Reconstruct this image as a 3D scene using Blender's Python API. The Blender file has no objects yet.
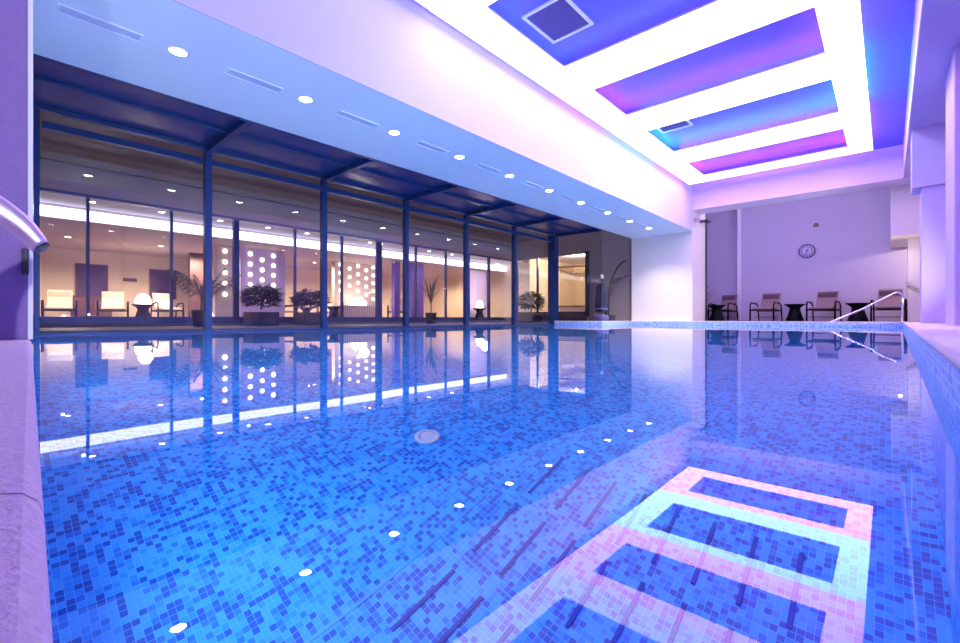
import bpy, bmesh, math, random
from mathutils import Vector, Matrix
random.seed(7)
PI = math.pi
SC = bpy.context.scene
COL = SC.collection

# ------------------------------------------------------------------ helpers
class MB:
    """collects shapes and links them as ONE mesh object"""
    def __init__(self): self.bm = bmesh.new()
    def box(self, x0, x1, y0, y1, z0, z1, bev=0.0, seg=2):
        r = bmesh.ops.create_cube(self.bm, size=1.0)
        vs = r['verts']
        for v in vs:
            v.co = Vector((x0 + (v.co.x + .5) * (x1 - x0), y0 + (v.co.y + .5) * (y1 - y0), z0 + (v.co.z + .5) * (z1 - z0)))
        if bev > 0:
            es = list({e for v in vs for e in v.link_edges})
            bmesh.ops.bevel(self.bm, geom=es, offset=bev, segments=seg, affect='EDGES', profile=.5)
        return self
    def obox(self, c, ax, ay, az, bev=0.0):
        """oriented box: centre and three half-axis vectors"""
        r = bmesh.ops.create_cube(self.bm, size=2.0)
        c, ax, ay, az = map(Vector, (c, ax, ay, az))
        for v in r['verts']:
            v.co = c + ax * v.co.x + ay * v.co.y + az * v.co.z
        if bev > 0:
            es = list({e for v in r['verts'] for e in v.link_edges})
            bmesh.ops.bevel(self.bm, geom=es, offset=bev, segments=2, affect='EDGES', profile=.5)
        return self
    def tube(self, pts, r, n=10, cap=True, sm=True):
        pts = [Vector(p) for p in pts]
        rs = r if isinstance(r, (list, tuple)) else [r] * len(pts)
        rings = []
        up = None
        for i, p in enumerate(pts):
            t = (pts[min(i + 1, len(pts) - 1)] - pts[max(i - 1, 0)]).normalized()
            if up is None:
                up = Vector((0, 0, 1)) if abs(t.z) < .95 else Vector((1, 0, 0))
            a = t.cross(up).normalized(); b = a.cross(t).normalized(); up = b
            rings.append([self.bm.verts.new(p + (a * math.cos(2 * PI * k / n) + b * math.sin(2 * PI * k / n)) * rs[i]) for k in range(n)])
        for q in range(len(rings) - 1):
            for k in range(n):
                f = self.bm.faces.new((rings[q][k], rings[q][(k + 1) % n], rings[q + 1][(k + 1) % n], rings[q + 1][k]))
                f.smooth = sm
        if cap:
            self.bm.faces.new(rings[0][::-1]); self.bm.faces.new(rings[-1])
        return self
    def lathe(self, prof, n=24, c=(0, 0, 0), axis='z', sm=True):
        c = Vector(c); rings = []
        ring_ = prof[0][0] > 1e-6 and prof[-1][0] > 1e-6 and abs(prof[0][0] - prof[-1][0]) < .09 and True
        if ring_: prof = list(prof) + [prof[0]]
        for (r, z) in prof:
            ring = []
            for k in range(n):
                a = 2 * PI * k / n
                if axis == 'z': p = Vector((r * math.cos(a), r * math.sin(a), z))
                elif axis == 'y': p = Vector((r * math.cos(a), z, r * math.sin(a)))
                else: p = Vector((z, r * math.cos(a), r * math.sin(a)))
                ring.append(self.bm.verts.new(c + p))
            rings.append(ring)
        for q in range(len(rings) - 1):
            for k in range(n):
                f = self.bm.faces.new((rings[q][k], rings[q][(k + 1) % n], rings[q + 1][(k + 1) % n], rings[q + 1][k]))
                f.smooth = sm
        if not ring_:
            if prof[0][0] > 1e-6: self.bm.faces.new(rings[0][::-1])
            if prof[-1][0] > 1e-6: self.bm.faces.new(rings[-1])
        bmesh.ops.remove_doubles(self.bm, verts=[v for r in rings for v in r], dist=1e-6)
        return self
    def prism(self, poly, z0, z1):
        lo = [self.bm.verts.new((p[0], p[1], z0)) for p in poly]
        hi = [self.bm.verts.new((p[0], p[1], z1)) for p in poly]
        self.bm.faces.new(lo[::-1]); self.bm.faces.new(hi)
        n = len(poly)
        for k in range(n):
            self.bm.faces.new((lo[k], lo[(k + 1) % n], hi[(k + 1) % n], hi[k]))
        return self
    def sweep(self, sections, closed=True, caps=True, sm=False):
        rings = [[self.bm.verts.new(p) for p in s] for s in sections]
        n = len(rings[0])
        for q in range(len(rings) - 1):
            for k in range(n if closed else n - 1):
                f = self.bm.faces.new((rings[q][k], rings[q][(k + 1) % n], rings[q + 1][(k + 1) % n], rings[q + 1][k]))
                f.smooth = sm
        if caps:
            self.bm.faces.new(rings[0][::-1]); self.bm.faces.new(rings[-1])
        return self
    def xform(self, m):
        bmesh.ops.transform(self.bm, matrix=m, verts=self.bm.verts[:]); return self
    def build(self, name, mat, parent=None):
        bmesh.ops.recalc_face_normals(self.bm, faces=self.bm.faces[:])
        me = bpy.data.meshes.new(name)
        self.bm.to_mesh(me); self.bm.free()
        me.materials.append(mat)
        o = bpy.data.objects.new(name, me); COL.objects.link(o)
        if parent is not None: o.parent = parent
        return o

def tag(o, label, cat, group=None, kind=None):
    o['label'] = label; o['category'] = cat
    if group: o['group'] = group
    if kind: o['kind'] = kind
    return o
def thing(name, label, cat, loc=(0, 0, 0), rz=0.0, group=None):
    o = bpy.data.objects.new(name, None); COL.objects.link(o)
    o.empty_display_size = .1
    o.location = loc; o.rotation_euler = (0, 0, rz)
    return tag(o, label, cat, group)
def struct(name, mb, mat, label=None, cat=None):
    o = mb.build(name, mat); o['kind'] = 'structure'
    if label: o['label'] = label
    if cat: o['category'] = cat
    return o
def structe(name, label=None, cat=None):
    o = bpy.data.objects.new(name, None); COL.objects.link(o); o['kind'] = 'structure'
    if label: o['label'] = label
    if cat: o['category'] = cat
    return o
def dup(root, loc, rz, label, group=None):
    r = root.copy(); COL.objects.link(r)
    r.location = loc; r.rotation_euler = (0, 0, rz); r['label'] = label
    if group: r['group'] = group
    for ch in list(root.children):
        c = ch.copy(); COL.objects.link(c); c.parent = r
        for g in ch.children:
            d = g.copy(); COL.objects.link(d); d.parent = c
    return r
ORD = ['first', 'second', 'third', 'fourth', 'fifth', 'sixth', 'seventh', 'eighth', 'ninth', 'tenth', 'eleventh', 'twelfth']

# ------------------------------------------------------------------ materials
def mat(name, col, rough=.5, metal=0.0, noise=0.0, nscale=20.0, bump=0.0, spec=.5, emit=None, estr=0.0, coat=0.0):
    m = bpy.data.materials.new(name); m.use_nodes = True
    nt = m.node_tree; b = nt.nodes['Principled BSDF']
    b.inputs['Roughness'].default_value = rough; b.inputs['Metallic'].default_value = metal
    b.inputs['Specular IOR Level'].default_value = spec
    b.inputs['Coat Weight'].default_value = coat
    c4 = (*col, 1)
    b.inputs['Base Color'].default_value = c4
    if emit:
        b.inputs['Emission Color'].default_value = (*emit, 1); b.inputs['Emission Strength'].default_value = estr
    if noise > 0 or bump > 0:
        tc = nt.nodes.new('ShaderNodeTexCoord')
        nz = nt.nodes.new('ShaderNodeTexNoise'); nz.inputs['Scale'].default_value = nscale; nz.inputs['Detail'].default_value = 4
        nt.links.new(tc.outputs['Object'], nz.inputs['Vector'])
        if noise > 0:
            mx = nt.nodes.new('ShaderNodeMix'); mx.data_type = 'RGBA'
            mx.inputs[6].default_value = (*[max(0, c * (1 - noise)) for c in col], 1)
            mx.inputs[7].default_value = (*[min(1, c * (1 + noise)) for c in col], 1)
            nt.links.new(nz.outputs['Fac'], mx.inputs[0]); nt.links.new(mx.outputs[2], b.inputs['Base Color'])
        if bump > 0:
            bp = nt.nodes.new('ShaderNodeBump'); bp.inputs['Strength'].default_value = bump; bp.inputs['Distance'].default_value = .01
            nt.links.new(nz.outputs['Fac'], bp.inputs['Height']); nt.links.new(bp.outputs['Normal'], b.inputs['Normal'])
    return m
def emis(name, col, s):
    m = bpy.data.materials.new(name); m.use_nodes = True
    nt = m.node_tree; nt.nodes.clear()
    e = nt.nodes.new('ShaderNodeEmission'); e.inputs[0].default_value = (*col, 1); e.inputs[1].default_value = s
    o = nt.nodes.new('ShaderNodeOutputMaterial'); nt.links.new(e.outputs[0], o.inputs[0])
    return m
def pane_mat(name, tint, ior=1.5):
    m = bpy.data.materials.new(name); m.use_nodes = True
    nt = m.node_tree; nt.nodes.clear()
    fr = nt.nodes.new('ShaderNodeFresnel')
    ge = nt.nodes.new('ShaderNodeNewGeometry'); pw = nt.nodes.new('ShaderNodeMapRange')
    pw.inputs['To Min'].default_value = ior; pw.inputs['To Max'].default_value = 1 / ior   # the node flips the index on back faces
    nt.links.new(ge.outputs['Backfacing'], pw.inputs['Value']); nt.links.new(pw.outputs[0], fr.inputs[0])
    t = nt.nodes.new('ShaderNodeBsdfTransparent'); t.inputs[0].default_value = (*tint, 1)
    g = nt.nodes.new('ShaderNodeBsdfGlossy'); g.inputs['Roughness'].default_value = 0.0
    mx = nt.nodes.new('ShaderNodeMixShader'); o = nt.nodes.new('ShaderNodeOutputMaterial')
    nt.links.new(fr.outputs[0], mx.inputs[0]); nt.links.new(t.outputs[0], mx.inputs[1]); nt.links.new(g.outputs[0], mx.inputs[2])
    nt.links.new(mx.outputs[0], o.inputs[0])
    return m
def tile_mat(name, cols, grout, size=.025, gw=.09, rough=.35):
    """glass mosaic: each cell one of several blues (white noise per cell), pale grout lines"""
    m = bpy.data.materials.new(name); m.use_nodes = True
    nt = m.node_tree; b = nt.nodes['Principled BSDF']; L = nt.links.new
    b.inputs['Roughness'].default_value = rough
    geo = nt.nodes.new('ShaderNodeNewGeometry')
    sc = nt.nodes.new('ShaderNodeVectorMath'); sc.operation = 'MULTIPLY_ADD'
    sc.inputs[1].default_value = (1 / size,) * 3; sc.inputs[2].default_value = (.37, .41, .33)
    L(geo.outputs['Position'], sc.inputs[0])
    fl = nt.nodes.new('ShaderNodeVectorMath'); fl.operation = 'FLOOR'; L(sc.outputs[0], fl.inputs[0])
    wn = nt.nodes.new('ShaderNodeTexWhiteNoise'); wn.noise_dimensions = '3D'; L(fl.outputs[0], wn.inputs['Vector'])
    # clusters a few tiles wide, so dark tiles come in loose groups
    nz = nt.nodes.new('ShaderNodeTexNoise'); nz.inputs['Scale'].default_value = .22; nz.inputs['Detail'].default_value = 2
    L(fl.outputs[0], nz.inputs['Vector'])
    ma = nt.nodes.new('ShaderNodeMath'); ma.operation = 'MULTIPLY_ADD'; ma.inputs[1].default_value = .7; 
    L(nz.outputs['Fac'], ma.inputs[0])
    mb = nt.nodes.new('ShaderNodeMath'); mb.operation = 'MULTIPLY_ADD'; mb.inputs[1].default_value = .8; mb.inputs[2].default_value = -.25
    L(wn.outputs['Value'], mb.inputs[0]); L(mb.outputs[0], ma.inputs[2])
    cr = nt.nodes.new('ShaderNodeValToRGB'); cr.color_ramp.interpolation = 'CONSTANT'
    el = cr.color_ramp.elements
    for i, (p, c) in enumerate(cols):
        e = el[i] if i < 2 else el.new(p)
        e.position = p; e.color = (*c, 1)
    L(ma.outputs[0], cr.inputs[0])
    # grout
    fc = nt.nodes.new('ShaderNodeVectorMath'); fc.operation = 'FRACTION'; L(sc.outputs[0], fc.inputs[0])
    nrm = nt.nodes.new('ShaderNodeVectorMath'); nrm.operation = 'ABSOLUTE'; L(geo.outputs['True Normal'], nrm.inputs[0])
    mx = nt.nodes.new('ShaderNodeVectorMath'); mx.operation = 'MAXIMUM'; L(fc.outputs[0], mx.inputs[0]); L(nrm.outputs[0], mx.inputs[1])
    sp = nt.nodes.new('ShaderNodeSeparateXYZ'); L(mx.outputs[0], sp.inputs[0])
    m1 = nt.nodes.new('ShaderNodeMath'); m1.operation = 'MINIMUM'; L(sp.outputs[0], m1.inputs[0]); L(sp.outputs[1], m1.inputs[1])
    m2 = nt.nodes.new('ShaderNodeMath'); m2.operation = 'MINIMUM'; L(m1.outputs[0], m2.inputs[0]); L(sp.outputs[2], m2.inputs[1])
    lt = nt.nodes.new('ShaderNodeMath'); lt.operation = 'LESS_THAN'; lt.inputs[1].default_value = gw; L(m2.outputs[0], lt.inputs[0])
    mc = nt.nodes.new('ShaderNodeMix'); mc.data_type = 'RGBA'; mc.inputs[7].default_value = (*grout, 1)
    L(lt.outputs[0], mc.inputs[0]); L(cr.outputs[0], mc.inputs[6]); L(mc.outputs[2], b.inputs['Base Color'])
    return m
def grid_mat(name, col, line, sx, sy, sz, w, rough=.6, noise=.05):
    """plain tiles with joint lines by position"""
    m = bpy.data.materials.new(name); m.use_nodes = True
    nt = m.node_tree; b = nt.nodes['Principled BSDF']; L = nt.links.new
    b.inputs['Roughness'].default_value = rough
    geo = nt.nodes.new('ShaderNodeNewGeometry')
    sc = nt.nodes.new('ShaderNodeVectorMath'); sc.operation = 'MULTIPLY_ADD'
    sc.inputs[1].default_value = (1 / sx, 1 / sy, 1 / sz); sc.inputs[2].default_value = (.31, .27, .23)
    L(geo.outputs['Position'], sc.inputs[0])
    fl = nt.nodes.new('ShaderNodeVectorMath'); fl.operation = 'FLOOR'; L(sc.outputs[0], fl.inputs[0])
    wn = nt.nodes.new('ShaderNodeTexWhiteNoise'); L(fl.outputs[0], wn.inputs['Vector'])
    fc = nt.nodes.new('ShaderNodeVectorMath'); fc.operation = 'FRACTION'; L(sc.outputs[0], fc.inputs[0])
    nrm = nt.nodes.new('ShaderNodeVectorMath'); nrm.operation = 'ABSOLUTE'; L(geo.outputs['True Normal'], nrm.inputs[0])
    mx = nt.nodes.new('ShaderNodeVectorMath'); mx.operation = 'MAXIMUM'; L(fc.outputs[0], mx.inputs[0]); L(nrm.outputs[0], mx.inputs[1])
    sp = nt.nodes.new('ShaderNodeSeparateXYZ'); L(mx.outputs[0], sp.inputs[0])
    m1 = nt.nodes.new('ShaderNodeMath'); m1.operation = 'MINIMUM'; L(sp.outputs[0], m1.inputs[0]); L(sp.outputs[1], m1.inputs[1])
    m2 = nt.nodes.new('ShaderNodeMath'); m2.operation = 'MINIMUM'; L(m1.outputs[0], m2.inputs[0]); L(sp.outputs[2], m2.inputs[1])
    lt = nt.nodes.new('ShaderNodeMath'); lt.operation = 'LESS_THAN'; lt.inputs[1].default_value = w; L(m2.outputs[0], lt.inputs[0])
    v = nt.nodes.new('ShaderNodeMix'); v.data_type = 'RGBA'
    v.inputs[6].default_value = (*[c * (1 - noise) for c in col], 1); v.inputs[7].default_value = (*[min(1, c * (1 + noise)) for c in col], 1)
    L(wn.outputs['Value'], v.inputs[0])
    mc = nt.nodes.new('ShaderNodeMix'); mc.data_type = 'RGBA'; mc.inputs[7].default_value = (*line, 1)
    L(lt.outputs[0], mc.inputs[0]); L(v.outputs[2], mc.inputs[6]); L(mc.outputs[2], b.inputs['Base Color'])
    return m
def water_mat():
    m = bpy.data.materials.new('pool_water'); m.use_nodes = True
    nt = m.node_tree; b = nt.nodes['Principled BSDF']; L = nt.links.new
    b.inputs['Base Color'].default_value = (1, 1, 1, 1); b.inputs['Roughness'].default_value = 0.0
    b.inputs['IOR'].default_value = 1.333; b.inputs['Transmission Weight'].default_value = 1.0
    tc = nt.nodes.new('ShaderNodeNewGeometry')
    nz = nt.nodes.new('ShaderNodeTexNoise'); nz.inputs['Scale'].default_value = 1.3; nz.inputs['Detail'].default_value = 1.5
    L(tc.outputs['Position'], nz.inputs['Vector'])
    bp = nt.nodes.new('ShaderNodeBump'); bp.inputs['Strength'].default_value = 1.0; bp.inputs['Distance'].default_value = WAVE
    L(nz.outputs['Fac'], bp.inputs['Height']); L(bp.outputs['Normal'], b.inputs['Normal'])
    return m
WAVE = .0012
M = {}
M['white'] = mat('white_wall_paint', (.82, .80, .84), .6, noise=.02, nscale=3)
M['bulk'] = mat('lilac_white_paint', (.62, .585, .68), .6, noise=.02, nscale=3)
M['soffit'] = mat('soffit_paint', (.84, .92, .93), .55)
M['lav'] = mat('lavender_wall_paint', (.62, .46, .76), .6, noise=.03, nscale=4)
M['lavwall'] = mat('alcove_wall_paint', (.53, .47, .67), .6, noise=.02, nscale=2)
M['pillar'] = mat('lavender_textured_wallcovering', (.27, .165, .40), .75, noise=.18, nscale=90, bump=.25)
M['trimw'] = mat('white_trim', (.85, .83, .9), .4)
M['recess'] = mat('blue_stretch_ceiling', (.15, .16, .92), .4, spec=.4)
M['pinkw'] = mat('pink_white_paint', (.82, .72, .88), .6)
M['warmw'] = mat('warm_white_paint', (.85, .78, .72), .6)
M['coping'] = mat('granular_coping_stone', (.86, .62, .68), .75, noise=.3, nscale=170, bump=.4)
M['tile'] = tile_mat('blue_glass_mosaic', [(0, (.001, .11, .56)), (.32, (.003, .23, .78)), (.44, (.008, .36, .93)), (.57, (.035, .48, 1.0))], (.12, .60, 1.0), size=.0215, gw=.08)
M['wtile'] = tile_mat('pale_waterline_mosaic', [(0, (.08, .24, .70)), (.25, (.18, .38, .85)), (.45, (.30, .52, .92)), (.6, (.42, .62, 1.0))], (.72, .80, 1.0), size=.03, gw=.14)
M['slot'] = mat('dark_blue_slot', (.004, .045, .36), .5)
M['seam'] = mat('pale_seam', (.06, .45, .98), .5)
M['deck'] = grid_mat('deck_tiles', (.60, .52, .62), (.42, .36, .45), .3, .3, .3, .012)
M['wood'] = grid_mat('reddish_wood_floor', (.13, .055, .05), (.05, .02, .02), 1.2, .14, 1, .02, rough=.35, noise=.2)
M['frame'] = mat('dark_blue_aluminium', (.008, .042, .17), .35, .3)
M['roofpanel'] = mat('blue_roof_panel', (.008, .035, .17), .3, spec=.6)
M['glass'] = pane_mat('clear_glass', (.95, .94, .97))
M['glass2'] = pane_mat('low_reflection_glass', (.95, .94, .97), 1.18)
M['camgrey'] = mat('light_grey_plastic', (.50, .50, .56), .4)
M['chrome'] = mat('polished_steel', (.86, .82, .88), .12, 1.0)
M['steelpink'] = mat('brushed_steel', (.74, .60, .68), .5, 1.0, noise=.05, nscale=60)
M['black'] = mat('black_coated_metal', (.003, .0025, .006), .5, .0, spec=.15)
M['blacktable'] = mat('black_lacquer', (.002, .002, .005), .5, spec=.12)
M['sling'] = mat('mauve_sling_fabric', (.30, .20, .235), .85, noise=.12, nscale=120, bump=.15)
M['pillow'] = mat('mauve_headrest_fabric', (.19, .115, .16), .85, noise=.12, nscale=120, bump=.15)
M['cream'] = mat('cream_cushion', (.75, .66, .52), .85, noise=.08, nscale=90)
M['plastic'] = mat('white_plastic', (.82, .82, .86), .4)
M['darkplastic'] = mat('dark_plastic', (.03, .025, .05), .4)
M['clockring'] = mat('violet_clock_rim', (.12, .08, .30), .4)
M['clockface'] = mat('pale_clock_face', (.62, .58, .80), .5)
M['grille'] = mat('violet_grille', (.14, .10, .34), .5)
M['slit'] = mat('grey_blue_slot', (.62, .66, .82), .6)
M['facade'] = mat('mauve_render', (.30, .235, .225), .8, noise=.06, nscale=2)
M['clad'] = mat('brown_cladding', (.19, .14, .115), .75, noise=.08, nscale=3)
M['courtdeck'] = mat('dark_decking', (.06, .05, .09), .6)
M['lwall'] = mat('cream_plaster', (.80, .66, .48), .7, noise=.05, nscale=2)
M['lceil'] = mat('lounge_ceiling_paint', (.72, .70, .80), .7)
M['lceil2'] = mat('lounge_low_ceiling', (.62, .50, .52), .7)
M['lfloor'] = mat('lounge_carpet', (.16, .10, .09), .8)
M['brown'] = mat('brown_wood_panel', (.16, .08, .07), .5, noise=.25, nscale=6)
M['pict'] = mat('dark_violet_canvas', (.085, .05, .13), .6, noise=.6, nscale=4)
M['pillarstone'] = mat('pale_stone_slab', (.70, .58, .50), .6, noise=.1, nscale=8)
M['violet'] = mat('violet_slab', (.13, .05, .40), .5, noise=.3, nscale=8)
M['paleviolet'] = mat('pale_violet_slab', (.66, .52, .80), .5, noise=.05, nscale=4)
M['leaf'] = mat('dark_leaf', (.018, .022, .02), .5, noise=.4, nscale=8)
M['leaf2'] = mat('olive_leaf', (.16, .18, .10), .5, noise=.3, nscale=8)
M['pot'] = mat('dark_pot', (.015, .012, .02), .6)
M['navy'] = mat('navy_canvas', (.012, .012, .06), .8, noise=.2, nscale=30)
M['navy2'] = mat('violet_band', (.12, .11, .36), .7)
M['spot'] = emis('warm_white_lamp', (1.0, .93, .80), 45)
M['dl'] = emis('lounge_lamp', (1.0, .86, .62), 22)
M['shell'] = emis('warm_shell_lamp', (1.0, .80, .52), 5)
M['dome'] = emis('warm_dome_lamp', (1.0, .88, .66), 12)
M['cove'] = emis('lounge_cove_light', (.90, .92, 1.0), 2.6)
RING = 4.8
LED = 16.0
RCOL = [(.70, .58, 1.0), (.74, .58, 1.0), (.94, .46, 1.0), (.58, .92, 1.0), (.94, .45, .98)]

# ------------------------------------------------------------------ the setting: pool
ZC = .14          # top of the coping and deck above the water (z = 0)
ZB = -1.40        # pool floor
def near_y(x): return .006 - .049 * x if x > -2.95 else .15
RN, RF = (.111, .0006), (.28, 15.7)
POOL = [RN, RF, (-6.94, 15.7), (-6.94, 13.62), (-8.84, 13.62), (-8.84, .15), (-2.95, .15)]

struct('pool_floor', MB().prism([(-9.0, -.1), (.45, -.1), (.45, 15.9), (-9.0, 15.9)], ZB - .1, ZB), M['tile'])
def wall_seg(name, p, q, z0, z1, th, m):
    """wall along p-q, its inner face on the line, thickness away from the pool (to the right of p->q)"""
    p, q = Vector((*p, 0)), Vector((*q, 0)); d = (q - p).normalized(); n = Vector((d.y, -d.x, 0))
    mb = MB(); mb.prism([(p.x, p.y), (q.x, q.y), ((q + n * th).x, (q + n * th).y), ((p + n * th).x, (p + n * th).y)], z0, z1)
    return struct(name, mb, m)
seg = list(zip(POOL, POOL[1:] + POOL[:1]))
names = ['pool_wall_right', 'pool_wall_far', 'pool_wall_nook', 'pool_wall_garden', 'pool_wall_left', 'pool_wall_near', 'pool_wall_corner']
for (p, q), nm in zip(seg, names):
    wall_seg(nm, p, q, ZB, -.06, .09, M['tile'])
    if nm in ('pool_wall_right', 'pool_wall_far', 'pool_wall_nook', 'pool_wall_garden'):
        wall_seg(nm.replace('pool_wall', 'waterline_band'), p, q, -.06, ZC - .035, .09, M['wtile'])
    else:
        wall_seg(nm.replace('pool_wall', 'waterline_band'), p, q, -.06, -.002 if nm == 'pool_wall_left' else ZC - .035, .09, M['tile'])

wb = MB().prism([(RN[0] + .004, RN[1] - .004), (RF[0] + .004, RF[1] + .004), (-6.944, 15.704), (-6.944, 13.624), (-8.844, 13.624), (-8.844, .146), (-2.95, .146)], ZB - .03, 0)
w = wb.build('pool_water', water_mat())
tag(w, 'still clear water filling the blue tiled swimming pool', 'water', kind='stuff')

# coping of separate stones with a rounded nose, laid as one run per side
def coping(name, p, q, wid, step, off, m, gap=.0018, th=.035):
    p, q = Vector((*p, 0)), Vector((*q, 0)); L = (q - p).length; d = (q - p) / L; n = Vector((d.y, -d.x, 0))
    mb = MB(); cuts = [0.0]; t = off
    while t < L - .05:
        if t > .03: cuts.append(t)
        t += step
    cuts.append(L)
    prof = []
    r = th / 2
    for k in range(7):
        a = -PI / 2 - PI * k / 6
        prof.append((r + r * math.cos(a), ZC - r + r * math.sin(a)))
    prof += [(wid, ZC), (wid, ZC - th)]
    for a, b in zip(cuts, cuts[1:]):
        s = []
        for t in (a + gap, b - gap):
            s.append([(p + d * t + n * u).to_tuple()[:2] + (z,) for u, z in prof])
        mb.sweep(s)
    return struct(name, mb, m)
# near run goes from right to left, outside is towards -y
coping('coping_near', (-2.95, .15), (.108, .0006), .34, .53, .46, M['coping'])
coping('coping_right', RN, RF, .34, .60, .5, M['coping'])
coping('coping_far', (.28, 15.7), (-6.94, 15.7), .20, .60, .5, M['coping'])
coping('coping_nook', (-6.94, 15.7), (-6.94, 13.62), .12, .60, .5, M['coping'])
coping('coping_garden', (-6.94, 13.62), (-8.84, 13.62), .12, .60, .5, M['coping'])
struct('waterline_band_corner', MB().box(-7.05, -6.934, 13.614, 13.73, -.06, ZC - .034), M['wtile'])
struct('coping_nook_corner', MB().box(-7.07, -6.932, 13.612, 13.75, ZC - .034, ZC + .002, .012), M['coping'])
# corner block of the coping behind the camera
struct('coping_corner', MB().box(.115, .46, -.335, -.004, ZC - .035, ZC, .012), M['coping'])

# decks
struct('floor', MB().prism([(-2.95, -3), (2.6, -3), (2.6, -.345), (-2.95, -.2)], ZC - .05, ZC - .002), M['deck'])
struct('floor_right', MB().prism([(.467, -.345), (2.6, -.345), (2.6, 15.9), (.625, 15.9)], ZC - .05, ZC - .002), M['deck'])
struct('floor_far', MB().box(-5.9, 2.6, 15.905, 20.2, ZC - .05, ZC - .002), M['wood'])

# ------------------------------------------------------------------ the setting: hall shell
ZS, ZR, ZK = 3.14, 4.71, 3.84      # soffit, recessed ceiling, right soffit / far beam underside
XB, XG = -4.84, -8.84
struct('soffit_left', MB().box(-6.94, XB, -3, 15.9, ZS, ZR + .1), M['soffit'])
struct('bulkhead_left', MB().box(XB, XB + .012, -3, 15.9, ZS - .001, ZR), M['bulk'])
struct('ceiling', MB().box(XB, .3, -3, 15.9, ZR, ZR + .1), M['recess'])
struct('soffit_right', MB().box(.3, 2.6, -3, 15.9, ZK, ZR + .1), M['lav'])
struct('bulkhead_right', MB().box(.288, .3, -3, 15.9, ZK - .001, ZR), M['trimw'])
struct('beam_far', MB().box(XB, 2.6, 15.9, 16.75, ZK, ZR + .1), M['pinkw'])
struct('beam_right', MB().box(.34, 2.6, 11.9, 12.6, 2.72, ZK - .002), M['lav'])
struct('duct_casing', MB().box(.06, .75, 16.76, 19.59, 2.49, 4.6), M['warmw'])  # warm light on the casing is put into its paint colour
struct('wall_partition', MB().box(-6.94, XB, 15.9, 17.3, ZC - .05, ZR + .1), M['warmw'])
struct('pillar_near', MB().box(-3.6, -2.96, -.95, .145, ZC - .05, ZS), M['pillar'])
struct('trim_1', MB().box(-2.972, -2.952, .137, .155, ZC, ZS, .004), M['trimw'])
struct('wall_near', MB().box(-8.9, -3.6, -.15, .15, ZC - .2, ZS), M['white'])
struct('wall_back', MB().box(-3.6, 2.6, -3.15, -3, 0, ZR), M['lav'])
struct('wall_left', MB().box(-3.75, -3.6, -3.15, -.95, 0, ZR), M['lav'])
struct('wall_right', MB().box(2.6, 2.75, -3.15, 20.2, 0, ZR), M['lav'])
struct('wall_far', MB().box(-4.2, 2.6, 19.6, 19.75, 0, 4.7), M['lavwall'])
struct('wall_far_recess', MB().box(-5.9, -4.2, 19.85, 20.0, 0, 4.7), M['lavwall'])
struct('trim_2', MB().box(-4.32, -4.2, 19.55, 19.85, ZC, 4.6, .01), M['pinkw'])
struct('wall_alcove', MB().box(-6.0, -5.9, 17.3, 20.0, 0, 4.7), M['lavwall'])
struct('ceiling_alcove', MB().box(-6.0, 2.6, 16.75, 20.0, 4.6, 4.7), M['pinkw'])
struct('door_1', MB().box(-4.98, -4.86, 17.31, 17.62, ZC, 3.84, .008), M['darkplastic'])
struct('pillar_white', MB().box(.42, .80, 17.6, 18.2, ZC - .02, 2.488), M['warmw'])
struct('column_middle', MB().box(.47, 1.3, 11.95, 12.55, ZC - .02, 2.72), M['lav'])
struct('column_right', MB().box(.65, 1.4, 8.65, 9.85, ZC - .02, ZK, .012), M['lav'])

# glass wall on the garden side
PY = [.50, 2.65, 4.85, 7.05, 9.2, 11.42]
for i, y in enumerate(PY):
    hw = .03 if i == 0 else .055
    struct('window_post', MB().box(XG - .10, XG + .02, y - hw, y + hw, -.15, ZS + .05, .006), M['frame'])
struct('window_post', MB().box(XG - .22, XG + .06, 13.62, 13.9, -.15, ZS + .05, .006), M['frame'])
struct('trim_3', MB().box(XG - .1, XG + .03, .16, 13.62, .0, .022, .003), M['frame'])
struct('trim_4', MB().box(XG - .09, XG - .01, .16, 13.62, -.2, 0), M['tile'])
ys = PY + [13.62]
for i, (a, b) in enumerate(zip(ys, ys[1:])):
    wn = structe('window_%d' % (i + 1))
    MB().box(XG - .055, XG - .045, a + .055, b - .055, .022, 2.93).build('pane', M['glass'], wn)
    MB().box(XG - .055, XG - .045, a + .055, b - .055, 3.03, ZS + .03).build('fanlight', M['glass'], wn)
    MB().box(XG - .09, XG + .01, a + .055, b - .055, 2.93, 3.03, .006).build('transom', M['frame'], wn)
wn = structe('window_7')
MB().box(-8.6, -6.99, 13.70, 13.71, ZC, ZS).build('pane', M['glass'], wn)
wn = structe('window_8')
MB().box(-6.99, -6.98, 13.72, 15.9, ZC, ZS).build('pane', M['glass2'], wn)
# lean-to roof between the soffit and the glass wall
struct('roof_panel', MB().box(XG - .1, -6.94, .15, 13.9, ZS + .10, ZS + .16), M['roofpanel'])
struct('trim_5', MB().box(-7.03, -6.94, .15, 13.7, ZS - .005, ZS + .10, .006), M['frame'])
struct('trim_6', MB().box(XG - .1, XG + .03, .15, 13.62, ZS + .03, ZS + .10, .006), M['frame'])
struct('trim_7', MB().box(-7.85, -7.79, .15, 13.62, ZS + .05, ZS + .10, .004), M['frame'])
for i, y in enumerate(PY[1:] + [13.76]):
    struct('rafter', MB().box(XG + .02, -7.03, y - .05, y + .05, ZS - .01, ZS + .10, .005), M['frame'])

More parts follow.
